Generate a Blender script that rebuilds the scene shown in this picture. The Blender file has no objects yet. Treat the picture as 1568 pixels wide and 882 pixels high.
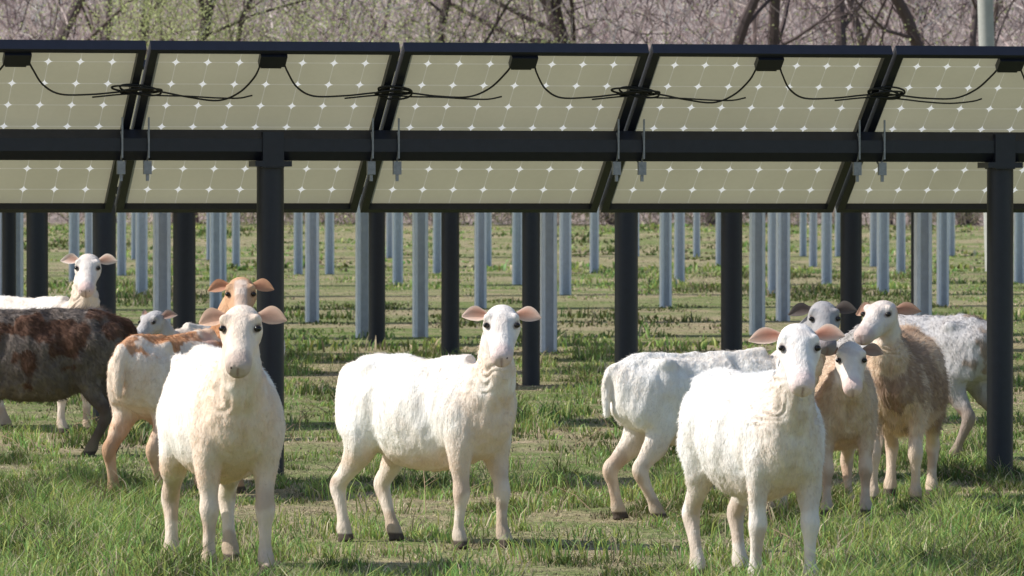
import bpy, bmesh, math, random
import numpy as np
from mathutils import Vector, Matrix
rng=np.random.default_rng(7); random.seed(7)
F=8975.; CX=784.; HY=325.; H=1.14
def pxx(x,D): return (x-CX)/F*D
def dep(y): return H*F/(y-HY)
sc=bpy.context.scene
def link(o,parent=None):
    sc.collection.objects.link(o)
    if parent: o.parent=parent
    return o
def empty(name,loc=(0,0,0),rot=0,s=1):
    o=bpy.data.objects.new(name,None); o.empty_display_size=.2
    o.location=loc; o.rotation_euler=(0,0,rot); o.scale=(s,s,s); return link(o)
# ---------- noise ----------
def _h(ix,iy,iz,seed):
    n=(ix*374761393+iy*668265263+iz*1274126177+seed*974634777)&0xffffffff
    n=((n^(n>>13))*1274126177)&0xffffffff
    n=n^(n>>16)
    return (n&0xffff)/65535.
def vnoise(p,seed=0):
    p=np.asarray(p,float); i=np.floor(p).astype(np.int64); f=p-i; f=f*f*(3-2*f)
    out=0
    for a in (0,1):
        wa=f[:,0] if a else 1-f[:,0]
        for b in (0,1):
            wb=f[:,1] if b else 1-f[:,1]
            for c in (0,1):
                wc=f[:,2] if c else 1-f[:,2]
                out=out+wa*wb*wc*_h(i[:,0]+a,i[:,1]+b,i[:,2]+c,seed)
    return out
def fbm(p,seed=0,o=3):
    s=0;a=.5;t=0
    for k in range(o):
        s=s+a*vnoise(np.asarray(p)*2**k,seed+k); t+=a; a*=.5
    return s/t
def n2(x,y,sx,sy,seed=0,o=3): return fbm(np.stack([x*sx+50,y*sy+50,np.full_like(x,.5)],1),seed,o)
def sstep(a,b,x):
    t=np.clip((x-a)/(b-a),0,1); return t*t*(3-2*t)
def hz(x,y):
    x=np.asarray(x,float); y=np.asarray(y,float)
    z=.7*sstep(120,222,y)
    t=np.clip(y-232,0,260); z=z+t*.2*sstep(0,40,t)
    z=z+.03*(n2(x,y,.7,.7,3,2)-.5)+ (n2(x,y,.05,.05,9,2)-.5)*.35*sstep(45,160,y)*(y<900)
    return z
# ---------- materials ----------
def newmat(name):
    m=bpy.data.materials.new(name); m.use_nodes=True
    nt=m.node_tree; nt.nodes.clear()
    out=nt.nodes.new('ShaderNodeOutputMaterial')
    return m,nt,out
def N(nt,t,**k):
    n=nt.nodes.new(t)
    for a,b in k.items(): setattr(n,a,b)
    return n
def mathn(nt,op,a,b=None,c=None):
    n=N(nt,'ShaderNodeMath',operation=op)
    for i,v in enumerate((a,b,c)):
        if v is None: continue
        if isinstance(v,(int,float)): n.inputs[i].default_value=v
        else: nt.links.new(v,n.inputs[i])
    return n.outputs[0]
def mixc(nt,f,a,b,mode='MIX'):
    n=N(nt,'ShaderNodeMix',data_type='RGBA',blend_type=mode)
    for i,v in ((0,f),(6,a),(7,b)):
        if isinstance(v,(int,float)): n.inputs[i].default_value=v
        elif isinstance(v,tuple): n.inputs[i].default_value=(*v,1)
        else: nt.links.new(v,n.inputs[i])
    return n.outputs[2]
def noise(nt,scale,detail=4,vec=None,rough=.55):
    n=N(nt,'ShaderNodeTexNoise'); n.inputs['Scale'].default_value=scale; n.inputs['Detail'].default_value=detail; n.inputs['Roughness'].default_value=rough
    if vec is not None: nt.links.new(vec,n.inputs['Vector'])
    return n.outputs['Fac']
def ramp(nt,fac,a,b):
    n=N(nt,'ShaderNodeMapRange',interpolation_type='SMOOTHSTEP'); n.inputs[1].default_value=a; n.inputs[2].default_value=b
    nt.links.new(fac,n.inputs[0]); return n.outputs[0]
def simple(name,col,rough=.6,metal=0,nscale=20,namp=.3,bump=.0):
    m,nt,out=newmat(name); b=N(nt,'ShaderNodeBsdfPrincipled')
    tc=N(nt,'ShaderNodeTexCoord').outputs['Object']
    f=noise(nt,nscale,5,tc)
    c=mixc(nt,f,tuple(x*(1-namp) for x in col),tuple(min(1,x*(1+namp)) for x in col))
    nt.links.new(c,b.inputs['Base Color']); b.inputs['Roughness'].default_value=rough; b.inputs['Metallic'].default_value=metal
    if bump>0:
        bn=N(nt,'ShaderNodeBump'); bn.inputs['Strength'].default_value=bump; bn.inputs['Distance'].default_value=.01
        nt.links.new(f,bn.inputs['Height']); nt.links.new(bn.outputs[0],b.inputs['Normal'])
    nt.links.new(b.outputs[0],out.inputs[0]); return m
def attrmat(name,rough=.8,transl=0,bump=0,bscale=90,sheen=0,vary=.15,vscale=40,stretch=None):
    m,nt,out=newmat(name); b=N(nt,'ShaderNodeBsdfPrincipled')
    at=N(nt,'ShaderNodeAttribute',attribute_name='Col')
    tc=N(nt,'ShaderNodeTexCoord').outputs['Object']
    if stretch:
        mp=N(nt,'ShaderNodeMapping'); mp.inputs['Scale'].default_value=stretch; nt.links.new(tc,mp.inputs[0]); tc=mp.outputs[0]
    f=noise(nt,vscale,4,tc)
    c=mixc(nt,f,(1-vary,)*3,(1+vary,)*3)
    c=mixc(nt,1.0,at.outputs['Color'],c,'MULTIPLY')
    nt.links.new(c,b.inputs['Base Color']); b.inputs['Roughness'].default_value=rough
    b.inputs['Specular IOR Level'].default_value=.2
    if sheen: b.inputs['Sheen Weight'].default_value=sheen
    if bump:
        f2=noise(nt,bscale,4,tc,.7)
        bn=N(nt,'ShaderNodeBump'); bn.inputs['Strength'].default_value=bump; bn.inputs['Distance'].default_value=.009
        nt.links.new(f2,bn.inputs['Height']); nt.links.new(bn.outputs[0],b.inputs['Normal'])
    if transl:
        t=N(nt,'ShaderNodeBsdfTranslucent'); nt.links.new(c,t.inputs[0])
        mx=N(nt,'ShaderNodeMixShader'); mx.inputs[0].default_value=transl
        nt.links.new(b.outputs[0],mx.inputs[1]); nt.links.new(t.outputs[0],mx.inputs[2]); nt.links.new(mx.outputs[0],out.inputs[0])
    else: nt.links.new(b.outputs[0],out.inputs[0])
    return m
M_black=simple('black_steel',(.013,.015,.025),.45,0,30,.35)
M_frame=simple('panel_frame_black',(.012,.014,.024),.4,0,25,.3)
M_galv=simple('galvanised_steel',(.78,.80,.83),.5,.0,18,.18,.1)
M_clamp=simple('clamp_zinc',(.28,.29,.31),.45,.4,60,.4)
M_cable=simple('black_cable',(.008,.008,.009),.5)
M_fur=attrmat('sheep_fleece',.95,0,.8,60,0,.10,45,(1,1,.4))
M_hair=attrmat('sheep_hair',.9,.35,0,90,.0,.05,60)
M_ear=attrmat('sheep_ear_skin',.8,.45,.2,120,0,.15,60)
M_grass=attrmat('grass_blades',.5,.35,0,90,0,.25,1.5)
M_wood=attrmat('woodland_bark',.9,0,0,90,0,.25,6)
M_twig=attrmat('twigs_bark',.9,.35,0,90,0,.25,6)
M_eye=simple('eye_dark',(.012,.009,.007),.12,0,20,.1)
M_dark=simple('nostril_dark',(.09,.05,.045),.6)
def panelmat():
    m,nt,out=newmat('solar_panel_backsheet'); b=N(nt,'ShaderNodeBsdfPrincipled')
    uv=N(nt,'ShaderNodeUVMap').outputs[0]
    sp=N(nt,'ShaderNodeSeparateXYZ'); nt.links.new(uv,sp.inputs[0])
    def dd(o,k):
        x=mathn(nt,'MULTIPLY_ADD',o,float(k),.5); x=mathn(nt,'FRACT',x); x=mathn(nt,'SUBTRACT',x,.5); return mathn(nt,'ABSOLUTE',x)
    du=dd(sp.outputs[0],8); dv=dd(sp.outputs[1],8)
    su=mathn(nt,'POWER',mathn(nt,'MULTIPLY',du,.9),.6); sv=mathn(nt,'POWER',mathn(nt,'MULTIPLY',dv,.75),.6)
    star=mathn(nt,'LESS_THAN',mathn(nt,'ADD',su,sv),.315)
    lu=mathn(nt,'LESS_THAN',du,.012); lv=mathn(nt,'LESS_THAN',dv,.014)
    line=mathn(nt,'MULTIPLY',mathn(nt,'MAXIMUM',lu,lv),.28)
    tc=N(nt,'ShaderNodeTexCoord').outputs['Object']
    f=noise(nt,2.2,4,tc); f2=noise(nt,45,3,tc)
    base=mixc(nt,f,(.43,.41,.285),(.60,.575,.42))
    base=mixc(nt,mathn(nt,'MULTIPLY',f2,.25),base,(.38,.36,.26))
    fac=mathn(nt,'MAXIMUM',star,line)
    c=mixc(nt,fac,base,(.98,.98,.96))
    nt.links.new(c,b.inputs['Base Color']); b.inputs['Roughness'].default_value=.35
    t=N(nt,'ShaderNodeBsdfTranslucent')
    ct=mixc(nt,star,mixc(nt,1.0,c,(.76,.75,.74),'MULTIPLY'),(.98,.98,.96)); nt.links.new(ct,t.inputs[0])
    mx=N(nt,'ShaderNodeMixShader'); mx.inputs[0].default_value=.42
    nt.links.new(b.outputs[0],mx.inputs[1]); nt.links.new(t.outputs[0],mx.inputs[2]); nt.links.new(mx.outputs[0],out.inputs[0])
    return m
M_panel=panelmat()
def groundmat():
    m,nt,out=newmat('pasture_ground'); b=N(nt,'ShaderNodeBsdfPrincipled')
    tc=N(nt,'ShaderNodeTexCoord').outputs['Object']
    f1=ramp(nt,noise(nt,.16,5,tc),.44,.56); f2=ramp(nt,noise(nt,2.2,5,tc),.38,.62); f3=ramp(nt,noise(nt,26,5,tc,.7),.3,.7)
    green=mixc(nt,f3,(.06,.10,.025),(.24,.31,.09)); straw=mixc(nt,f3,(.17,.125,.07),(.62,.50,.33))
    c=mixc(nt,f2,green,straw); c2=mixc(nt,f1,green,straw); c=mixc(nt,.5,c,c2)
    sp=N(nt,'ShaderNodeSeparateXYZ'); nt.links.new(tc,sp.inputs[0])
    ff=mathn(nt,'MULTIPLY_ADD',noise(nt,.15,4,tc),30,sp.outputs[1]); fr=ramp(nt,ff,222,238)
    lit=mixc(nt,ramp(nt,noise(nt,.8,6,tc,.7),.3,.7),(.22,.17,.15),(.48,.40,.36))
    c=mixc(nt,fr,c,lit)
    nt.links.new(c,b.inputs['Base Color']); b.inputs['Roughness'].default_value=.95; b.inputs['Specular IOR Level'].default_value=.1
    bn=N(nt,'ShaderNodeBump'); bn.inputs['Strength'].default_value=.9; bn.inputs['Distance'].default_value=.05
    nt.links.new(noise(nt,12,6,tc,.7),bn.inputs['Height']); nt.links.new(bn.outputs[0],b.inputs['Normal'])
    nt.links.new(b.outputs[0],out.inputs[0]); return m
M_ground=groundmat()
# ---------- mesh helpers ----------
def np_mesh(name,verts,loops,starts,mat,col=None,parent=None,smooth=False):
    me=bpy.data.meshes.new(name); me.vertices.add(len(verts)); me.vertices.foreach_set('co',np.asarray(verts,np.float32).ravel())
    me.loops.add(len(loops)); me.loops.foreach_set('vertex_index',np.asarray(loops,np.int32))
    me.polygons.add(len(starts)); me.polygons.foreach_set('loop_start',np.asarray(starts,np.int32))
    me.update(calc_edges=True)
    if col is not None:
        a=me.color_attributes.new('Col','FLOAT_COLOR','POINT')
        c=np.ones((len(verts),4),np.float32); c[:,:3]=col; a.data.foreach_set('color',c.ravel())
    if smooth: me.polygons.foreach_set('use_smooth',np.ones(len(starts),bool))
    me.materials.append(mat)
    return link(bpy.data.objects.new(name,me),parent)
class MB:
    def __init__(s): s.v=[];s.f=[];s.c=[]
    def box(s,c,A,B,C):
        c,A,B,C=map(np.asarray,(c,A,B,C)); k=len(s.v)
        for a in(-1,1):
            for b in(-1,1):
                for d in(-1,1): s.v.append(c+a*A+b*B+d*C)
        for q in((0,1,3,2),(4,6,7,5),(0,4,5,1),(2,3,7,6),(0,2,6,4),(1,5,7,3)): s.f.append([k+i for i in q])
    def tube(s,pts,rad,n=8,cap=True,col=None,ph=0):
        pts=np.asarray(pts,float); k=len(s.v); m=len(pts)
        if np.isscalar(rad): rad=[rad]*m
        T=np.gradient(pts,axis=0); T/=np.linalg.norm(T,axis=1)[:,None]+1e-9
        ref=np.array([0,0,1.]) if abs(T[0][2])<.8 else np.array([1.,0,0])
        for i in range(m):
            a=np.cross(T[i],ref); a/=np.linalg.norm(a)+1e-9; b=np.cross(T[i],a)
            for j in range(n):
                t=2*math.pi*j/n+ph; s.v.append(pts[i]+rad[i]*(math.cos(t)*a+math.sin(t)*b))
                if col is not None: s.c.append(col)
        for i in range(m-1):
            for j in range(n):
                j2=(j+1)%n; s.f.append([k+i*n+j,k+i*n+j2,k+(i+1)*n+j2,k+(i+1)*n+j])
        if cap: s.f.append([k+j for j in range(n)][::-1]); s.f.append([k+(m-1)*n+j for j in range(n)])
    def obj(s,name,mat,parent=None,smooth=False,recalc=True):
        me=bpy.data.meshes.new(name); me.from_pydata([tuple(p) for p in s.v],[],s.f); me.update()
        if recalc:
            bm=bmesh.new(); bm.from_mesh(me); bmesh.ops.recalc_face_normals(bm,faces=bm.faces); bm.to_mesh(me); bm.free()
        if s.c:
            a=me.color_attributes.new('Col','FLOAT_COLOR','POINT'); c=np.ones((len(s.v),4),np.float32); c[:,:3]=np.array(s.c); a.data.foreach_set('color',c.ravel())
        if smooth:
            me.polygons.foreach_set('use_smooth',np.ones(len(me.polygons),bool))
            if smooth=='angle':
                try: me.set_sharp_from_angle(angle=math.radians(35))
                except Exception: pass
        me.materials.append(mat); return link(bpy.data.objects.new(name,me),parent)
def catmull(P,sub):
    P=np.asarray(P,float); out=[]
    E=np.vstack([2*P[0]-P[1],P,2*P[-1]-P[-2]])
    for i in range(1,len(E)-2):
        p0,p1,p2,p3=E[i-1:i+3]
        for k in range(sub):
            t=k/sub; out.append(.5*((2*p1)+(-p0+p2)*t+(2*p0-5*p1+4*p2-p3)*t*t+(-p0+3*p1-3*p2+p3)*t**3))
    out.append(P[-1]); return np.array(out)
# ---------- ground ----------
xs=np.unique(np.concatenate([np.linspace(-700,-40,25),np.linspace(-40,-9,32),np.linspace(-9,9,110),np.linspace(9,40,32),np.linspace(40,700,25)]))
ys=np.unique(np.concatenate([np.linspace(-60,14,12),np.linspace(14,45,150),np.linspace(45,240,130),np.linspace(240,900,50)]))
X,Y=np.meshgrid(xs,ys); Z=hz(X.ravel(),Y.ravel())
V=np.stack([X.ravel(),Y.ravel(),Z],1); nx=len(xs); ny=len(ys)
I=(np.arange(ny-1)[:,None]*nx+np.arange(nx-1)[None,:]).ravel()
L=np.stack([I,I+1,I+1+nx,I+nx],1).ravel()
np_mesh('pasture_ground',V,L,np.arange(len(I))*4,M_ground,smooth=True)
# ---------- grass ----------
def blades(name,x,y,h,w,col,bend=.5):
    n=len(x); z=hz(x,y)-.004
    a=rng.uniform(0,2*math.pi,n); d=np.stack([np.cos(a),np.sin(a),np.zeros(n)],1)
    fa=rng.normal(0,.7,n); wd=np.stack([np.cos(fa),np.sin(fa),np.zeros(n)],1)*w[:,None]*.5
    b=np.stack([x,y,z],1); bn=(rng.uniform(.1,1,n)*bend*h)[:,None]
    up=np.array([0,0,1.])
    mid=b+up*(h*.55)[:,None]+d*bn*.3; tip=b+up*(h*rng.uniform(.7,1,n))[:,None]+d*bn
    V=np.empty((n,5,3)); V[:,0]=b-wd; V[:,1]=b+wd; V[:,2]=mid+wd*.8; V[:,3]=mid-wd*.8; V[:,4]=tip
    k=np.arange(n)*5
    L=np.stack([k,k+1,k+2,k+3,k+3,k+2,k+4],1).ravel()
    S=np.stack([np.arange(n)*7,np.arange(n)*7+4],1).ravel()
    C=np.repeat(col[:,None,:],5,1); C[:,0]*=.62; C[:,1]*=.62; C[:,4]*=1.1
    return np_mesh(name,V.reshape(-1,3),L,S,M_grass,np.clip(C.reshape(-1,3),0,.9))
def grasscol(n,g,dark=None):
    green=np.array([.33,.45,.125])*rng.uniform(.4,1.45,(n,1)); green[:,0]*=rng.uniform(.7,1.35,n)
    if dark is not None: green=green*(1-.66*dark[:,None])  # darker weed clumps, with clump shadow painted into the blade colour
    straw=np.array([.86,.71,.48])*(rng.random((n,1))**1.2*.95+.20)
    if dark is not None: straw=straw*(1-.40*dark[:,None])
    p=(rng.random(n)<g)[:,None]; return np.where(p,green,straw)
def field(n,y0,y1,margin,hs,wmin,wmax,name,far=False):
    y=y0+(y1-y0)*rng.random(n)
    keep=rng.random(n)<(y/y1); y=y[keep]; n=len(y)
    x=rng.uniform(-1,1,n)*(y*.0875*1.12+margin)
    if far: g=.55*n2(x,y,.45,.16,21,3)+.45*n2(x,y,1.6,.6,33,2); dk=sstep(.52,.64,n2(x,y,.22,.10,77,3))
    else: g=.45*n2(x,y,1.5,.6,21,3)+.55*n2(x,y,5.0,2.0,33,3); dk=sstep(.49,.62,n2(x,y,2.6,.9,77,3))*.95  # dk: patches of dark growth and painted clump shadow
    px=x/y*F+CX; lush=np.clip((330-px)/300,0,1)*sstep(24.5,21,y)*.09+np.clip((px-1180)/400,0,1)*sstep(23,19.5,y)*.08+sstep(17.9+.6*n2(x,y,1.5,1.,5,2),17.0,y)*.08
    if not far: g=g+lush
    gn=sstep(.485,.57,g)
    keep=rng.random(n)<(.35+.65*gn); x,y,gn,g,dk=x[keep],y[keep],gn[keep],g[keep],dk[keep]; n=len(x)
    tall=sstep(.56,.70,g)
    h=(.010+.019*gn+.080*tall)*rng.uniform(.4,1.5,n)*hs
    w=rng.uniform(wmin,wmax,n)
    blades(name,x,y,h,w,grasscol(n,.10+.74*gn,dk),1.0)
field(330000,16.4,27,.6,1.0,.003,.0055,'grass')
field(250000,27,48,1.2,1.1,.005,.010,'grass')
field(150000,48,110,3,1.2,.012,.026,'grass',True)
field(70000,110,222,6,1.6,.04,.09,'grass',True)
tx=[];ty=[];th=[]
for k in range(380):
    y=rng.uniform(17.0,46); x=rng.uniform(-1,1)*(y*.09+.4); m=rng.integers(35,90)
    if rng.random()<.42: y=rng.uniform(17.2,21.5); x=pxx(rng.choice([rng.uniform(-30,330),rng.uniform(1250,1600),rng.uniform(0,1568)]),y)
    r=rng.uniform(.04,.13); tx.append(x+rng.normal(0,r,m)); ty.append(y+rng.normal(0,r,m)); th.append(rng.uniform(.05,.14)*rng.uniform(.4,1.1,m))
tx=np.concatenate(tx);ty=np.concatenate(ty);th=np.concatenate(th)
blades('grass_tufts',tx,ty,th,np.full(len(tx),.0045),grasscol(len(tx),np.full(len(tx),.84)),1.1)
mb=MB()
for k in range(70):
    y=rng.uniform(18.8,40); x=rng.uniform(-1,1)*y*.09; z=float(hz([x],[y])[0]); h=rng.uniform(.06,.20)
    d=rng.normal(0,.10,2); p=[(x,y,z),(x+d[0]*.4,y+d[1]*.4,z+h*.6),(x+d[0],y+d[1],z+h)]
    c=np.array([.26,.19,.12])*rng.uniform(.5,1.5)
    mb.tube(p,[.0022,.0018,.001],4,False,c)
    for j in range(3):
        t=rng.uniform(.4,.9); q=np.array([x+d[0]*t,y+d[1]*t,z+h*t]); e=q+np.array([*rng.normal(0,.04,2),.04]); mb.tube([q,(q+e)/2+.004,e],[.0016,.0012,.0008],3,False,c)
mb.obj('dry_weed_stems',M_wood,recalc=False)
# ---------- solar rows ----------
YAW=math.radians(13); r_=np.array([math.cos(YAW),math.sin(YAW),0]); n_=np.array([-math.sin(YAW),math.cos(YAW),0]); zz=np.array([0,0,1.])
tl=math.atan2(.335,.46); sv=-n_*math.cos(tl)+zz*math.sin(tl); wv=np.cross(r_,sv)
U0=-.5785; SP=1.068; HL=.57
def u_at(px,D0):
    t=(px-CX)/F; return t*D0/(r_[0]-r_[1]*t)
def solar_row(D0,zc,posts,style,k0,k1,detail):
    O=np.array([0,D0,float(hz([0],[D0])[0])]); root=empty('solar_panel_row',tuple(O))
    C=zz*zc
    P=lambda u,v,w: C+r_*u+sv*v+wv*w
    fr=MB(); uvs=[]; pv=[]; pf=[]
    for k in range(k0,k1):
        ua=U0+SP*k+.009; ub=U0+SP*(k+1)-.009; uc=(ua+ub)/2; hw=(ub-ua)/2
        i=len(pv); pv+= [P(ua+.012,-HL+.012,.004),P(ub-.012,-HL+.012,.004),P(ub-.012,HL-.012,.004),P(ua+.012,HL-.012,.004)]; pf.append([i,i+1,i+2,i+3]); uvs+=[(0.02,0.03),(.98,.03),(.98,.97),(.02,.97)]
        e=.0125
        fr.box(P(uc,HL-e,.012),r_*hw,sv*e,wv*.024); fr.box(P(uc,-HL+e,.012),r_*hw,sv*e,wv*.024)
        for uu in (ua+.016,ub-.016): fr.box(P(uu,0,.0121),r_*.016,sv*(HL-2*e),wv*.0235)
    me=bpy.data.meshes.new('panel_sheets'); me.from_pydata([tuple(p) for p in pv],[],pf); uvl=me.uv_layers.new(name='UVMap')
    uvl.data.foreach_set('uv',np.array(uvs,np.float32).ravel()); me.materials.append(M_panel); link(bpy.data.objects.new('panel_sheets',me),root)
    fr.obj('panel_frames',M_frame,root)
    tb=MB(); ctr=C+wv*.100; TR_=.070
    ua,ub=U0+SP*k0,U0+SP*k1
    tb.tube([ctr+r_*ua,ctr+r_*(ua+ub)/2,ctr+r_*ub],TR_,8,ph=math.pi/8); tb.obj('torque_tube',M_black if style=='dark' else M_galv,root)
    pm=MB()
    for (u,d) in posts:
        b=ctr+r_*u; zb=float(hz([O[0]+b[0]],[O[1]+b[1]])[0])-O[2]-.1
        if style=='dark':
            pm.tube([(b[0],b[1],zb),(b[0],b[1],zc/2),(b[0],b[1],b[2]-.072)],d/2,20)
            pm.box((b[0],b[1],b[2]-.078),r_*(d*.68),n_*(d*.68),zz*.012)
            pm.box((b[0],b[1],b[2]-.02),r_*.045,n_*.075,zz*.075)
        else:
            hgt=(b[2]-zb)/2; c=np.array([b[0],b[1],zb+hgt]); w=d/2
            pm.box(c,r_*w,n_*.004,zz*hgt)
            for sgn in(-1,1):
                pm.box(c+r_*sgn*(w-.003)-n_*.045,r_*.003,n_*.041,zz*hgt*.998)
                pm.box(c+r_*sgn*(w-.018)-n_*.0885,r_*.012,n_*.0025,zz*hgt*.997)
    pm.obj('posts',M_black if style=='dark' else M_galv,root,'angle' if style=='dark' else False)
    if detail:
        cb=MB(); cl=MB(); jb=MB()
        for k in range(k0,k1):
            uc=U0+SP*(k+.5); us=U0+SP*k; R=random.Random(k)
            jb.box(P(uc-.005,.505,.03),r_*.056,sv*.035,wv*.016); jb.box(P(uc-.005,.46,.026),r_*.044,sv*.012,wv*.010)
            for s in(-1,1):
                a=R.uniform(-.03,.03)
                pts=[P(uc+s*.05,.47,.03),P(uc+s*.068,.41+a,.04),P(uc+s*.12,.32+a,.05),P(uc+s*.20,.262+a*.8,.05),P(uc+s*.33,.268+a*.3,.045),P(uc+s*.44,.30,.05),P(uc+s*.55,.325,.055)]
                cb.tube(catmull(pts,6),.0042,6)
            for q in range(3):
                ru=R.uniform(.06,.095); rv=R.uniform(.026,.042); cu=us+R.uniform(-.04,.04); cv=.315+R.uniform(-.015,.015); th=R.uniform(-.2,.2)
                pts=[P(cu+ru*math.cos(t)-rv*math.sin(t)*th,cv+rv*math.sin(t)+ru*math.cos(t)*th,.055+.01*math.sin(t+q)) for t in np.linspace(0,6.28,25)]
                cb.tube(pts,.0045,6,False)
            e_=R.uniform(-.02,.02)
            pts=[P(us-.2,.27,.055),P(us-.05,.30,.06),P(us+.08,.29,.06),P(us+.2,.262+e_,.055),P(us+.32,.245+e_,.05),P(us+.42,.255,.045),P(us+.46+e_,.268,.04)]
            cb.tube(catmull(pts,4),.0035,5)
            for du in(-.055,.057):
                u=us+du
                ring=[ctr+r_*u+(TR_+.005)*(math.cos(t)*sv+math.sin(t)*wv) for t in np.linspace(-.2,math.pi+.2,14)]
                cl.tube(ring,.004,6)
                q=ctr+r_*u-zz*.095-n_*.04
                cl.box(q,r_*.017,n_*.011,zz*.028); cl.box(q-zz*.036,r_*.006,n_*.006,zz*.02)
                cl.box(ctr+r_*u-n_*(TR_+.006)+zz*.03,r_*.0035,n_*.003,zz*.085)
        cb.obj('cables',M_cable,root,True,False); cl.obj('tube_clamps',M_clamp,root); jb.obj('junction_boxes',M_frame,root)
def P_(lst,D0): return [(u_at(p,D0),d) for p,d in lst]
def ext(posts,a,b,st,d):
    us=[u for u,_ in posts]; lo,hi=min(us),max(us)
    u=lo-st
    while u>a: posts.append((u,d)); u-=st
    u=hi+st
    while u<b: posts.append((u,d)); u+=st
    return posts
rowsD=[(25,1.507,[(410,.115),(1525,.115)],8),(32,1.60,[(157,.125),(955,.128)],9),(38.5,1.62,[(55,.14),(810,.118)],10),
 (42,1.64,[(280,.16),(1117,.155)],10),(45.5,1.66,[(687,.14),(1300,.17)],11),(51,1.70,[(575,.145),(1403,.13)],12)]
for i,(D0,zc,pl,kk) in enumerate(rowsD):
    solar_row(D0,zc,ext(P_(pl,D0),-kk*SP,kk*SP,3.2,.12),'dark',-kk,kk+1,i==0)
rowsG=[(48,[835]),(54,[640,553]),(61,[475,1195]),(70,[733,1016,1440]),(80,[863,215,1182,1349]),(92,[25,337,607,790,1038,112,1263]),
 (106,[455,503,908,1377,668]),(122,[240,360,1243,1336,135,1100,745]),(140,[320,1065,972,1228,1282,205,595,1455])]
for i,(D0,pl) in enumerate(rowsG):
    w=.13 if D0<75 else .15
    kk=14+i*2
    solar_row(D0,1.80,ext([(u_at(p,D0),w) for p in pl],-kk*SP,kk*SP,3.2,w),'galv',-kk,kk+1,False)
# ---------- utility pole ----------
D=112; x=pxx(1522,D); lx=pxx(1500,D)-x
root=empty('utility_pole',(x,D,0))
mb=MB(); mb.tube([(-.0,0,-.3),(lx*.6,0,5),(lx*1.26,0,10.5)],[.16,.15,.13],16); mb.obj('pole_shaft',simple('weathered_pole_wood',(.38,.38,.35),.8,0,6,.25,.3),root,'angle')
mb=MB(); mb.box((lx*1.18,0,9.8),(1.1,0,0),(0,.05,0),(0,0,.06)); 
for a in(-1,-.4,.4,1): mb.tube([(lx*1.18+a,0,9.86),(lx*1.18+a,0,9.95),(lx*1.18+a,0,10.05)],[.03,.05,.02],8)
mb.obj('crossarm',simple('crossarm_wood',(.2,.16,.12),.8),root)
# ---------- woodland ----------
wd=MB()
def branch(p,d,L,r,lev,col):
    m=4; pts=[np.array(p)]; dd=np.array(d)
    for i in range(m):
        dd=dd+rng.normal(0,.13,3); dd/=np.linalg.norm(dd); pts.append(pts[-1]+dd*L/m)
    wd.tube(pts,[r*(1-.62*i/m) for i in range(m+1)],5 if lev else 8,False,col)
    if lev>=3: return
    nb={0:8,1:4,2:3}[lev]
    for k in range(nb):
        t=rng.uniform(.28,1) if lev==0 else rng.uniform(.2,1)
        i=min(int(t*m),m-1); q=pts[i]+(pts[i+1]-pts[i])*(t*m-i)
        a=rng.normal(0,1,3); a-=dd*a.dot(dd); a/=np.linalg.norm(a)+1e-9
        nd=dd*.55+a*.8+np.array([0,0,.25]); nd/=np.linalg.norm(nd)
        branch(q,nd,L*rng.uniform(.3,.5),r*rng.uniform(.2,.4),lev+1,col)
TR=[(20,.5),(95,.25),(215,.4),(292,.45),(330,.22),(690,.35),(850,.62),(1105,.45),(1180,.5),(1290,.42),(1345,.35),(1475,.5),(1540,.3)]
for p,d in TR:
    D=rng.uniform(212,222); x=pxx(p,D); z=float(hz([x],[D])[0])-.2
    lean=.35 if p==850 else rng.normal(0,.1)
    c=np.array([.10,.075,.075])*rng.uniform(.7,1.3)
    x0=x+lean*7.5*.9
    branch((x0,D,z),(-lean,0,1),rng.uniform(14,18),d*.62,0,c)
for k in range(80):
    D=rng.uniform(218,262); x=rng.uniform(-55,55); z=float(hz([x],[D])[0])-.2
    c=np.array([.30,.23,.225])*rng.uniform(.5,1.3)
    branch((x,D,z),(rng.normal(0,.12),0,1),rng.uniform(9,17),rng.uniform(.06,.16),0 if k<35 else 1,c)
wd.obj('woodland',M_wood,recalc=False)
def twigs(name,n,x0,x1,y0,y1,zmax,L,wr,cols):
    x=rng.uniform(x0,x1,n); y=rng.uniform(y0,y1,n); z=hz(x,y)+rng.random(n)**1.1*zmax
    cl=n2(x,z,.35,.35,5,2); keep=rng.random(n)<(.25+1.1*cl**1.3); x,y,z=x[keep],y[keep],z[keep]; n=len(x)
    d=rng.normal(0,1,(n,3)); d[:,2]=np.abs(d[:,2])+.45; d/=np.linalg.norm(d,axis=1)[:,None]
    l=(L*rng.uniform(.4,1.4,n))[:,None]; b=np.stack([x,y,z],1)
    s=np.cross(d,np.array([0,1.,0])); s/=np.linalg.norm(s,axis=1)[:,None]; w=rng.uniform(*wr,n)[:,None]/2
    bend=rng.normal(0,.12,(n,3))*l
    V=np.empty((n,5,3)); V[:,0]=b-s*w; V[:,1]=b+s*w; m=b+d*l*.5+bend; V[:,2]=m+s*w*.7; V[:,3]=m-s*w*.7; V[:,4]=b+d*l
    k=np.arange(n)*5; Lp=np.stack([k,k+1,k+2,k+3,k+3,k+2,k+4],1).ravel(); S=np.stack([np.arange(n)*7,np.arange(n)*7+4],1).ravel()
    cols=np.array(cols); c=cols[rng.integers(0,len(cols),n)]*rng.uniform(.5,1.3,(n,1))*(.65+.6*n2(x,z,.9,.9,15,2))[:,None]
    np_mesh(name,V.reshape(-1,3),Lp,S,M_twig,np.repeat(np.clip(c,0,.9),5,0))
twigs('woodland_brush',90000,-45,45,214,262,15,1.7,(.02,.06),[(.74,.58,.54),(.82,.67,.62),(.50,.38,.36),(.86,.76,.69),(.12,.085,.085)])
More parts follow.
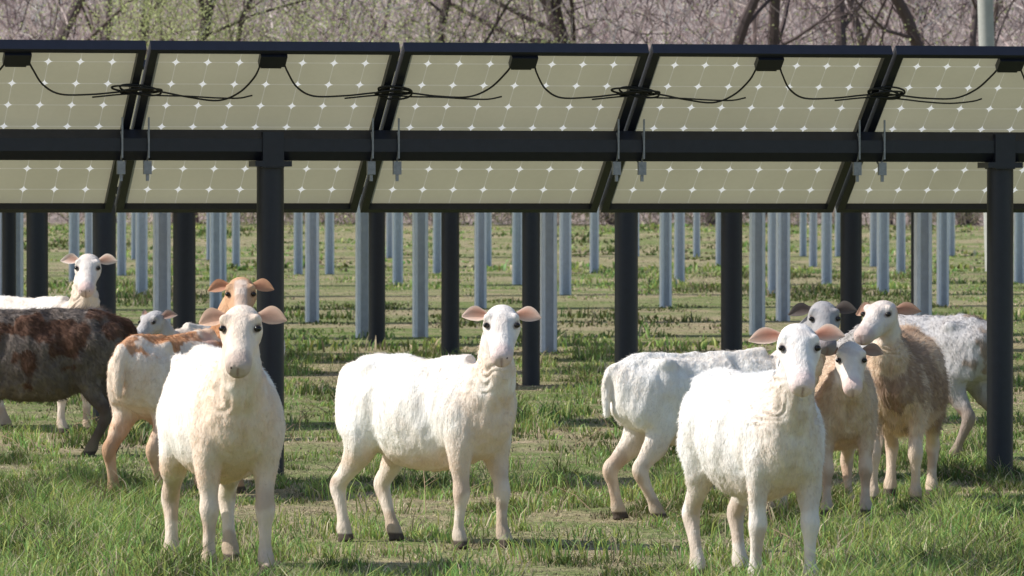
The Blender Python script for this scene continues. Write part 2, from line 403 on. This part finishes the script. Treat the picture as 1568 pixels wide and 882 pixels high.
twigs('hedge_brush',22000,-45,45,209,218,2.4,.9,(.015,.04),[(.50,.40,.33),(.58,.47,.37),(.26,.28,.12)])
n=110000; cx=rng.uniform(-45,45,500); cy=rng.uniform(209,225,500); cz=rng.uniform(1,14,500); pc=cx/217*F+CX
wgt=np.where((pc>180)&(pc<900),1.,.10)*np.where((pc>180)&(pc<560),1.4,1); wgt/=wgt.sum()
i=rng.choice(500,n,p=wgt); c=np.stack([cx,cy,cz+hz(cx,cy)],1)[i]+rng.normal(0,1,(n,3))*np.array([1.1,1.0,.9])
s=rng.uniform(.03,.07,n)[:,None]; a=rng.normal(0,1,(n,3)); a/=np.linalg.norm(a,axis=1)[:,None]; b=np.cross(a,rng.normal(0,1,(n,3))); b/=np.linalg.norm(b,axis=1)[:,None]
V=np.stack([c-a*s,c+b*s*.6,c+a*s,c-b*s*.6],1).reshape(-1,3)
col=np.array([.52,.56,.27])*rng.uniform(.6,1.3,(n,1))
np_mesh('spring_foliage',V,np.arange(4*n),np.arange(n)*4,M_twig,np.repeat(col,4,0))
# ---------- sheep ----------
def loft(V,Fc,st,side,n=18,sub=4):
    A=catmull(st,sub); pts=A[:,:3]; rl=np.maximum(A[:,3],.004); ru=np.maximum(A[:,4],.004); k=len(V); m=len(A)
    T=np.gradient(pts,axis=0); T/=np.linalg.norm(T,axis=1)[:,None]; side=np.asarray(side,float)
    for i in range(m):
        s=side-T[i]*side.dot(T[i]); s/=np.linalg.norm(s); u=np.cross(T[i],s)
        for j in range(n):
            t=2*math.pi*j/n; V.append(pts[i]+s*math.cos(t)*rl[i]+u*math.sin(t)*ru[i])
    for i in range(m-1):
        for j in range(n):
            j2=(j+1)%n; Fc.append((k+i*n+j,k+i*n+j2,k+(i+1)*n+j2,k+(i+1)*n+j))
    Fc.append(tuple(k+j for j in range(n))[::-1]); Fc.append(tuple(k+(m-1)*n+j for j in range(n)))
def ball(V,Fc,c,r):
    c=np.asarray(c); r=np.ones(3)*r
    k=len(V); m=8;n=12
    for i in range(1,m):
        p=math.pi*i/m
        for j in range(n):
            t=2*math.pi*j/n; V.append(c+r*np.array([math.sin(p)*math.cos(t),math.sin(p)*math.sin(t),math.cos(p)]))
    V.append(c+r*np.array([0,0,1])); V.append(c-r*np.array([0,0,1])); a=len(V)-2
    for i in range(m-2):
        for j in range(n):
            j2=(j+1)%n; Fc.append((k+i*n+j,k+(i+1)*n+j,k+(i+1)*n+j2,k+i*n+j2))
    for j in range(n):
        j2=(j+1)%n; Fc.append((a,k+j,k+j2)); Fc.append((a+1,k+(m-2)*n+j2,k+(m-2)*n+j))
WHITE=dict(base=(.95,.91,.85),tan=(.78,.60,.45),face=(.88,.79,.72),leg=(.82,.69,.58),tanamt=.6,patch=None,shag=.25)
HK=.96; HH=.92
def sheep(cx,fy,head,scale,look,style,pollz=.77,pitch=33,legs=(0,0,0,0),graze=False,seed=1,tail=True,fat=.97,D=None,neckx=.13,hk=1.04,el_=.094):
    D=D or dep(fy); R=np.random.default_rng(seed)
    root=empty('sheep',(pxx(cx,D),D,0),math.radians(head),scale)
    psi=math.radians(((look-head+180)%360)-180)
    V=[];Fc=[]
    tr=[(-.425,.515,.05,.040),(-.41,.515,.095,.080),(-.35,.507,.140,.118),(-.25,.492,.158,.138),(-.12,.462,.186,.158),(.0,.450,.197,.165),(.12,.456,.190,.150),(.22,.470,.174,.128),(.30,.483,.150,.105),(.36,.488,.118,.082),(.395,.49,.06,.045)]
    loft(V,Fc,[(x,0,z,w*fat,h*(1+(fat-1)*.5)) for x,z,h,w in tr],(0,1,0),24)
    loft(V,Fc,[(-.40,0,.585,.03,.025),(-.3,0,.634,.038,.028),(-.1,0,.628,.035,.025),(.1,0,.628,.035,.03),(.22,0,.634,.04,.037)],(0,1,0),10)
    for g in(-1,1): ball(V,Fc,(-.235,.085*g,.600),(.05,.03,.035))
    if graze: Pp=np.array([.62,0,.20]); pr=math.radians(62)
    else:
        a=psi*.55; Pp=np.array([.31+neckx*math.cos(a),neckx*math.sin(a),pollz]); pr=math.radians(pitch)
    f=np.array([math.cos(psi)*math.cos(pr),math.sin(psi)*math.cos(pr),-math.sin(pr)]); s=np.array([-math.sin(psi),math.cos(psi),0]); u=np.cross(f,s)
    if graze: nk=[(.20,0,.50,.10,.13),(.33,0,.50,.085,.11),(.46,0,.41,.066,.08),(.56,0,.29,.055,.062),(*(Pp+f*.02-u*.01),.048,.05)]
    else:
        fh=np.array([math.cos(psi),math.sin(psi),0]); E=Pp-fh*.012+np.array([0,0,-.035])
        B=np.array([.26,0,.50]); m1=B+(E-B)*.42+np.array([.03,0,-.01]); m2=B+(E-B)*.75
        nk=[(.16,0,.46,.10,.12),(*B,.100,.13),(*m1,.072,.102),(*m2,.054,.075),(*E,.046,.055)]
    aa=psi*.5; loft(V,Fc,nk,(-math.sin(aa),math.cos(aa),0),18)
    hd=[(-.05,.025,.025,-.022),(-.025,.046,.045,-.017),(.015,.058,.057,-.012),(.055,.063,.062,-.016),(.090,.055,.058,-.02),(.125,.046,.050,-.024),(.165,.041,.043,-.026),(.200,.0395,.040,-.027),(.230,.036,.036,-.029),(.250,.023,.024,-.03)]
    loft(V,Fc,[(*(Pp+f*a*HK+u*b*HH),w*hk,h*hk*HH) for a,w,h,b in hd],s,18)
    q_=HK/.90
    for g in(-1,1):
        ball(V,Fc,Pp+f*.046*q_+s*g*.044+u*.024,.019); ball(V,Fc,Pp+f*.05*q_+s*g*.032-u*.040,.026); ball(V,Fc,Pp+f*.204*q_+s*g*.019-u*.016,.0185)
    ball(V,Fc,Pp+f*.190*q_-u*.047,.018)
    for g,(df,dh) in ((1,(legs[0],legs[2])),(-1,(legs[1],legs[3]))):
        fx=.255; loft(V,Fc,[(fx-.03,.07*g,.50,.045,.08),(fx,.080*g,.40,.044,.062),(fx-.005+df*.1,.082*g,.31,.036,.046),(fx+.008+df*.5,.080*g,.235,.0275,.032),(fx+.012+df*.62,.079*g,.19,.031,.033),(fx+.008+df*.75,.079*g,.14,.0205,.022),(fx+.004+df*.88,.079*g,.08,.020,.021),(fx+.008+df*.95,.080*g,.048,.027,.028),(fx+.02+df,.082*g,.022,.024,.027),(fx+.024+df,.082*g,0,.029,.035)],(0,1,0),12)
        hx=-.30; loft(V,Fc,[(hx+.02,.055*g,.55,.055,.10),(hx+.02,.075*g,.46,.065,.116),(hx+.05+dh*.1,.087*g,.37,.054,.090),(hx+.02+dh*.3,.086*g,.30,.040,.056),(hx-.035+dh*.45,.084*g,.235,.027,.036),(hx-.062+dh*.6,.083*g,.195,.029,.035),(hx-.045+dh*.72,.083*g,.14,.021,.025),(hx-.022+dh*.88,.083*g,.08,.0205,.023),(hx-.012+dh*.95,.084*g,.048,.028,.029),(hx+.002+dh,.086*g,.022,.025,.028),(hx+.006+dh,.086*g,0,.030,.036)],(0,1,0),12)
    if tail: loft(V,Fc,[(-.38,0,.60,.03,.03),(-.43,0,.585,.030,.026),(-.452,0,.53,.028,.022),(-.452,0,.46,.024,.02),(-.445,0,.40,.014,.012)],(0,1,0),10)
    me=bpy.data.meshes.new('tmp'); me.from_pydata([tuple(p) for p in V],[],Fc); me.update()
    bm=bmesh.new(); bm.from_mesh(me); bmesh.ops.recalc_face_normals(bm,faces=bm.faces); bm.to_mesh(me); bm.free()
    ob=link(bpy.data.objects.new('tmp',me)); md=ob.modifiers.new('r','REMESH'); md.mode='VOXEL'; md.voxel_size=.0060
    bpy.context.view_layer.update(); ev=ob.evaluated_get(bpy.context.evaluated_depsgraph_get())
    m2_=bpy.data.meshes.new_from_object(ev); bpy.data.objects.remove(ob)
    nv=len(m2_.vertices); co=np.empty(nv*3,np.float32); m2_.vertices.foreach_get('co',co); co=co.reshape(-1,3).astype(float)
    ed=np.empty(len(m2_.edges)*2,np.int32); m2_.edges.foreach_get('vertices',ed); ed=ed.reshape(-1,2)
    deg=np.bincount(ed.ravel(),minlength=nv).astype(float)
    rel=co-Pp; hf=rel@f; hs=rel@s; hu=rel@u
    ish=sstep(-.07,-.02,hf)*sstep(.17,.12,np.abs(hs))*sstep(.13,.09,np.abs(hu))*(hf<.3)
    isleg=sstep(.29,.22,co[:,2])*(np.abs(co[:,1])>.03)*(1-ish)
    W=(.6-.48*ish-.44*isleg)[:,None]
    def lap(c):
        o=np.empty_like(c)
        for k in range(3): o[:,k]=(np.bincount(ed[:,0],c[ed[:,1],k],nv)+np.bincount(ed[:,1],c[ed[:,0],k],nv))/deg
        return o
    for it in range(17): co=co+W*(lap(co)-co)
    m2_.vertices.foreach_set('co',co.astype(np.float32).ravel()); m2_.update()
    nr=np.empty(nv*3,np.float32); m2_.vertices.foreach_get('normal',nr); nr=nr.reshape(-1,3)
    body=(1-ish)*(1-isleg)
    sh=style['shag']
    X_=co[:,0]; Z_=co[:,2]; Y_=np.abs(co[:,1]); sd=sstep(.03,.075,Y_)
    nb_=fbm(co*np.array([26,26,14]),seed+5,2)
    dsp=(fbm(co*np.array([8,8,5]),seed,2)-.5)*.024+(nb_-.5)*(.005+.013*sh)+(fbm(co*np.array([60,60,26]),seed+6,2)-.5)*.005
    neckz=sstep(.20,.34,X_)*sstep(.42,.55,Z_)
    fo=fbm(co*np.array([9,9,9]),seed+41,2)
    dsp+=-neckz*.008*np.abs(np.sin(Z_*60+fo*22+X_*25))*sstep(.35,.6,fo)
    dsp+= -.018*np.exp(-((X_-.13+.25*(Z_-.45))/.035)**2)*sd
    dsp+= -.018*np.exp(-((X_+.17-.2*(Z_-.4))/.035)**2)*sstep(.58,.48,Z_)*sd
    dsp+= .012*np.exp(-((X_-.24)/.05)**2-((Z_-.44)/.09)**2)*sd
    dsp+= -.014*np.exp(-((X_+.33)/.05)**2-((Z_-.60)/.04)**2)*sd
    dsp+= -.010*np.exp(-((X_+.10)/.07)**2-((Z_-.58)/.035)**2)*sd
    dsp+= -.012*np.exp(-(co[:,1]/.018)**2)*sstep(.30,.36,X_)*sstep(.64,.58,Z_)
    dsp2=-.006*np.exp(-((hf-.095)/.022)**2-((np.abs(hs)-.042)/.014)**2)*(hu>-.02)+(nb_-.5)*.003
    co=co+nr*(dsp*body+dsp2*ish*(1-isleg)+(nb_-.5)*.005*isleg)[:,None]
    m2_.vertices.foreach_set('co',co.astype(np.float32).ravel()); m2_.update()
    C=np.tile(np.array(style['base']),(nv,1))
    def mx(m,c): 
        nonlocal C; m=np.clip(m,0,1)[:,None]; C=C*(1-m)+np.array(c)*m
    nz=fbm(co*7,seed+11,3); nf=fbm(co*28,seed+12,2); nm=fbm(co*14,seed+15,2)
    front=sstep(.14,.34,X_)
    mx((.3+.7*front)*style['tanamt']*sstep(.34,.62,nz*.7+nf*.25+.16*front),style['tan'])
    mx(sstep(.36,.28,Z_)*(1-isleg)*.6*style['tanamt']/.5,style['tan'])
    mx(sstep(.42,.62,nm)*.26*body,np.array(style['base'])*np.array([.82,.74,.66]))
    mx(neckz*sstep(.45,.6,nb_)*.35,np.array(style['tan'])*.8)
    if style['patch'] is not None:
        pm=sstep(style['pth'],style['pth']+.04,fbm(co*style.get('psc',4.5),style.get('pseed',3),3)+.12*(nf-.5)+style.get('ptop',0)*(Z_-.5)); mx(pm*(1-isleg*.3)*(.75+.5*nm),style['patch'])
    mx(isleg*.85,style['leg']); mx(isleg*sstep(.42,.6,nm)*.7,np.array(style['leg'])*np.array([.66,.57,.5]))
    mx(ish*.9,style['face'])
    if 'blaze' in style: mx(ish*sstep(.032,.018,np.abs(hs))*sstep(.0,.03,hf),style['blaze'])
    mx(ish*sstep(.45,.65,nf)*.4,np.array(style['face'])*np.array([.78,.70,.66]))
    mx(ish*sstep(.165,.212,hf)*.6,style.get('nose',(.66,.42,.39)))
    mx(ish*sstep(1.0,.5,np.sqrt(((hf-.075)/.027)**2+((np.abs(hs)-.053)/.022)**2+((hu-.013)/.014)**2))*.75,(.16,.10,.075))
    mx(ish*np.exp(-(hs/.0035)**2)*sstep(.217,.227,hf)*(hu<-.01)*.7,(.2,.10,.09))
    mx(sstep(.034,.026,Z_),(.09,.07,.055))
    mx(sstep(.14,.03,Z_)*.45*(Z_>.03),(.30,.24,.15))
    a=m2_.color_attributes.new('Col','FLOAT_COLOR','POINT'); cc=np.ones((nv,4),np.float32); cc[:,:3]=np.clip(C,0,.95); a.data.foreach_set('color',cc.ravel())
    m2_.polygons.foreach_set('use_smooth',np.ones(len(m2_.polygons),bool)); m2_.materials.clear(); m2_.materials.append(M_fur); m2_.name='body'
    link(bpy.data.objects.new('body',m2_),root)
    m2_.calc_loop_triangles(); nt=len(m2_.loop_triangles); tri=np.empty(nt*3,np.int32); m2_.loop_triangles.foreach_get('vertices',tri); tri=tri.reshape(-1,3)
    A,B,Cc=co[tri[:,0]],co[tri[:,1]],co[tri[:,2]]; cr=np.cross(B-A,Cc-A); ar=np.linalg.norm(cr,axis=1); 
    nh=32000; idx=R.choice(nt,nh,p=ar/ar.sum()); w1=R.random(nh); w2=R.random(nh); fl=w1+w2>1; w1[fl]=1-w1[fl]; w2[fl]=1-w2[fl]
    p=A[idx]+(B-A)[idx]*w1[:,None]+(Cc-A)[idx]*w2[:,None]; nn=cr[idx]/ar[idx][:,None]; tv=tri[idx,0]
    cl_=fbm(p*22,seed+3,2)
    bh=body[tv]; top=sstep(.3,.9,nn[:,2]); ln=(.004+bh*(.003+.008*sh+.006*top)*(.3+1.5*cl_))*R.uniform(.5,1.4,nh)
    flow=np.array([-.6,0,-.8])+(fbm(p*12,seed+31,2)[:,None]-.5)*np.array([1.8,.9,.9])
    flow=flow-nn*(flow*nn).sum(1)[:,None]; flow/=np.linalg.norm(flow,axis=1)[:,None]+1e-6
    dr=nn*(.22+.12*sh)+flow*.9+R.normal(0,.11+.06*min(sh,2),(nh,3)); dr/=np.linalg.norm(dr,axis=1)[:,None]
    tn=np.cross(dr,nn); tn/=np.linalg.norm(tn,axis=1)[:,None]+1e-9; wdt=(.0009+.0007*bh)[:,None]*.8
    keep=(p[:,2]>.04)&~((ish[tv]>.5)&(hf[tv]>.15)); p,dr,tn,ln,wdt,tv,nn,cl_=[q[keep] for q in (p,dr,tn,ln,wdt,tv,nn,cl_)]; nh=len(p)
    HV=np.stack([p-tn*wdt-nn*.001,p+tn*wdt-nn*.001,p+dr*ln[:,None]],1).reshape(-1,3); hc=C[tv]*(R.uniform(.84,1.12,(nh,1)))*(.90+.22*cl_[:,None])
    np_mesh('hair_coat',HV,np.arange(3*nh),np.arange(nh)*3,M_hair,np.clip(np.repeat(hc,3,0),0,.95),root)
    EV=[];EF=[];EC=[]; fh=np.array([math.cos(psi),math.sin(psi),0.])
    for g in(-1,1):
        droop=style.get('droop',.08)+R.normal(0,.12); e=s*g*.95-fh*.18+np.array([0,0,-droop]); e/=np.linalg.norm(e)
        fw=fh+s*g*.15+np.array([0,0,.05+R.normal(0,.2)]); fw-=e*fw.dot(e); fw/=np.linalg.norm(fw); ev_=np.cross(e,fw)
        base=Pp+s*g*.046*hk+u*.002-f*.002; k=len(EV); m=14;n=7
        prof=[.45,.55,.68,.82,.93,1,1,.97,.90,.80,.66,.48,.28,.06]
        up_=ev_ if ev_[2]>0 else -ev_
        for i in range(m):
            t=i/(m-1); w=.0265*prof[i]
            for j in range(n):
                q=(j/(n-1)-.5)*2
                EV.append(base+e*(el_*t)+ev_*w*q+fw*(.017*q*q*(1-.6*t)-.010)-fw*.015*t*t+up_*(.010*math.sin(math.pi*t)-.006*t))
                inn=(1-abs(q)**2.0)*min(1,t*8)*(1-t**3)
                EC.append(np.array(style.get('ear',style['face']))*(1-inn*.85)+np.array(style.get('inner',(.80,.40,.28)))*inn*.85*(.6+.4*abs(q)))
        for i in range(m-1):
            for j in range(n-1): EF.append((k+i*n+j,k+i*n+j+1,k+(i+1)*n+j+1,k+(i+1)*n+j))
    eo=MB(); eo.v=EV; eo.f=EF; eo.c=EC; o=eo.obj('ears',M_ear,root,True)
    EV=[];EF=[]
    for g in(-1,1): ball(EV,EF,Pp+f*.077+s*g*.0500*hk+u*.013,(.0115,.0115,.0095))
    eo=MB(); eo.v=EV; eo.f=EF; eo.obj('eyes',M_eye,root,True)
    EV=[];EF=[]
    for g in(-1,1): ball(EV,EF,Pp+f*.2330+s*g*.017-u*.014,(.0050,.0050,.0055))
    eo=MB(); eo.v=EV; eo.f=EF
    eo.tube(catmull([Pp+f*.192+s*.034-u*.039,Pp+f*.217+s*.025-u*.040,Pp+f*.229-u*.039,Pp+f*.217-s*.025-u*.040,Pp+f*.192-s*.034-u*.039],3),.0022,6)
    eo.obj('nostrils_and_mouth',M_dark,root,True)
    return root
S=dict
TANW=S(WHITE,tanamt=.9,tan=(.84,.64,.48),face=(.88,.73,.60),leg=(.82,.67,.55),nose=(.38,.29,.26),ear=(.80,.58,.45),inner=(.74,.42,.32))
MID=S(WHITE,tanamt=.7,nose=(.72,.51,.47),face=(.90,.83,.77),ear=(.86,.70,.61),inner=(.88,.38,.24))  # inner: ear pink pushed to red-orange to paint in backlit glow
FR=S(WHITE,base=(.95,.93,.90),tanamt=.5,tan=(.68,.53,.40),face=(.92,.87,.83),leg=(.87,.78,.70),nose=(.74,.52,.48),ear=(.84,.68,.58),inner=(.88,.30,.18),shag=.7)  # inner ear skin colour saturated to carry the glow of light from behind
RUST=S(WHITE,base=(.88,.77,.66),tanamt=.7,tan=(.74,.48,.31),patch=(.56,.29,.15),pth=.49,pseed=4,psc=6,ptop=.6,face=(.68,.42,.26),blaze=(.80,.64,.53),leg=(.66,.42,.26),ear=(.66,.40,.27),shag=.5)
DARK=S(WHITE,base=(.185,.155,.138),tan=(.27,.22,.185),patch=(.13,.07,.048),pth=.60,pseed=9,ptop=.5,psc=7,face=(.12,.08,.06),leg=(.13,.10,.085),shag=2.0,ear=(.1,.08,.07),nose=(.05,.04,.04))
SPEC=S(WHITE,base=(.78,.75,.72),face=(.50,.48,.48),nose=(.2,.18,.18),leg=(.6,.55,.5),ear=(.4,.35,.33),droop=-.1)
GREY=S(WHITE,base=(.90,.86,.81),tan=(.74,.61,.50),face=(.36,.35,.36),leg=(.76,.60,.47),nose=(.2,.15,.15),ear=(.16,.14,.13),inner=(.15,.11,.1),shag=.5)
GREY2=S(WHITE,base=(.54,.52,.52),tan=(.42,.38,.36),face=(.42,.41,.42),leg=(.30,.22,.17),patch=(.32,.25,.20),pth=.62,nose=(.2,.15,.15),ear=(.2,.17,.16),inner=(.15,.11,.1),shag=.6)
SHAG=S(WHITE,base=(.66,.50,.37),tanamt=.8,tan=(.86,.70,.54),patch=(.46,.32,.23),pth=.53,psc=7,face=(.78,.70,.64),leg=(.78,.62,.49),nose=(.54,.38,.34),shag=2.2,ear=(.55,.38,.29))
TAN8=S(WHITE,base=(.70,.57,.44),tanamt=.5,face=(.88,.77,.68),leg=(.78,.60,.47),nose=(.74,.50,.46),ear=(.36,.29,.24),inner=(.48,.30,.24),shag=1.3)
sheep(338,873,-77,1.085,-91,TANW,pollz=.750,seed=1,legs=(.03,-.02,.0,-.06),el_=.088,hk=1.0)
sheep(277,760,60,1.0,-88,RUST,pollz=.84,seed=2,legs=(0,.03,-.05,.05),neckx=.08)
sheep(52,662,-40,1.07,-90,S(WHITE,base=(.88,.84,.79)),pollz=.83,seed=3,legs=(.02,0,.03,-.03))
sheep(50,700,178,1.05,180,DARK,seed=4,fat=1.12,legs=(0,.03,.04,-.04))
sheep(332,672,218,.88,232,SPEC,pollz=.70,pitch=30,seed=5)
sheep(658,835,-48,.99,-90,MID,pollz=.800,seed=6,legs=(.03,-.02,.02,-.05))
sheep(1092,0,20,.95,-88,GREY,pollz=.815,seed=7,D=21.8,legs=(0,0,-.06,.04),neckx=.18)
sheep(1283,0,-86,.93,-90,TAN8,pollz=.670,seed=8,D=22.2,legs=(0,.02,0,0),pitch=36)
sheep(1382,0,-100,1.02,-118,SHAG,pollz=.745,pitch=20,seed=9,D=23.2,legs=(.0,.05,.02,-.03))
sheep(1154,892,-72,.99,-88,FR,pollz=.775,pitch=36,seed=10,legs=(.03,-.03,-.04,.03),fat=1.02,hk=1.08,el_=.104)
sheep(1408,0,140,1.02,140,GREY2,graze=True,seed=11,D=27.0,legs=(0,0,.05,-.05))
# ---------- light / world ----------
d=Vector((-.75,.02,.66)).normalized(); el=math.asin(d.z)
ld=bpy.data.lights.new('sun','SUN'); ld.energy=5.0; ld.angle=math.radians(.5); ld.color=(1,.965,.90)
lo=link(bpy.data.objects.new('sun',ld)); lo.rotation_euler=d.to_track_quat('Z','Y').to_euler(); lo.location=(-10,-5,20)
w=bpy.data.worlds.new('World'); sc.world=w; w.use_nodes=True; nt=w.node_tree; bg=nt.nodes['Background']
sk=nt.nodes.new('ShaderNodeTexSky'); sk.sky_type='NISHITA'; sk.sun_disc=False; sk.sun_elevation=el; sk.sun_rotation=math.atan2(d.x,d.y)%(2*math.pi)
nt.links.new(sk.outputs[0],bg.inputs[0]); bg.inputs[1].default_value=.14
sc.view_settings.view_transform='Standard'; sc.view_settings.look='None'; sc.view_settings.exposure=0
cd=bpy.data.cameras.new('camera'); cd.sensor_width=36; cd.lens=36*F/1568; cd.clip_end=3000; cd.clip_start=.5
cd.dof.use_dof=True; cd.dof.focus_distance=21.5; cd.dof.aperture_fstop=24
co=link(bpy.data.objects.new('camera',cd)); co.location=(0,0,H); co.rotation_euler=(math.pi/2-math.atan((441-HY)/F),0,0)
sc.camera=co
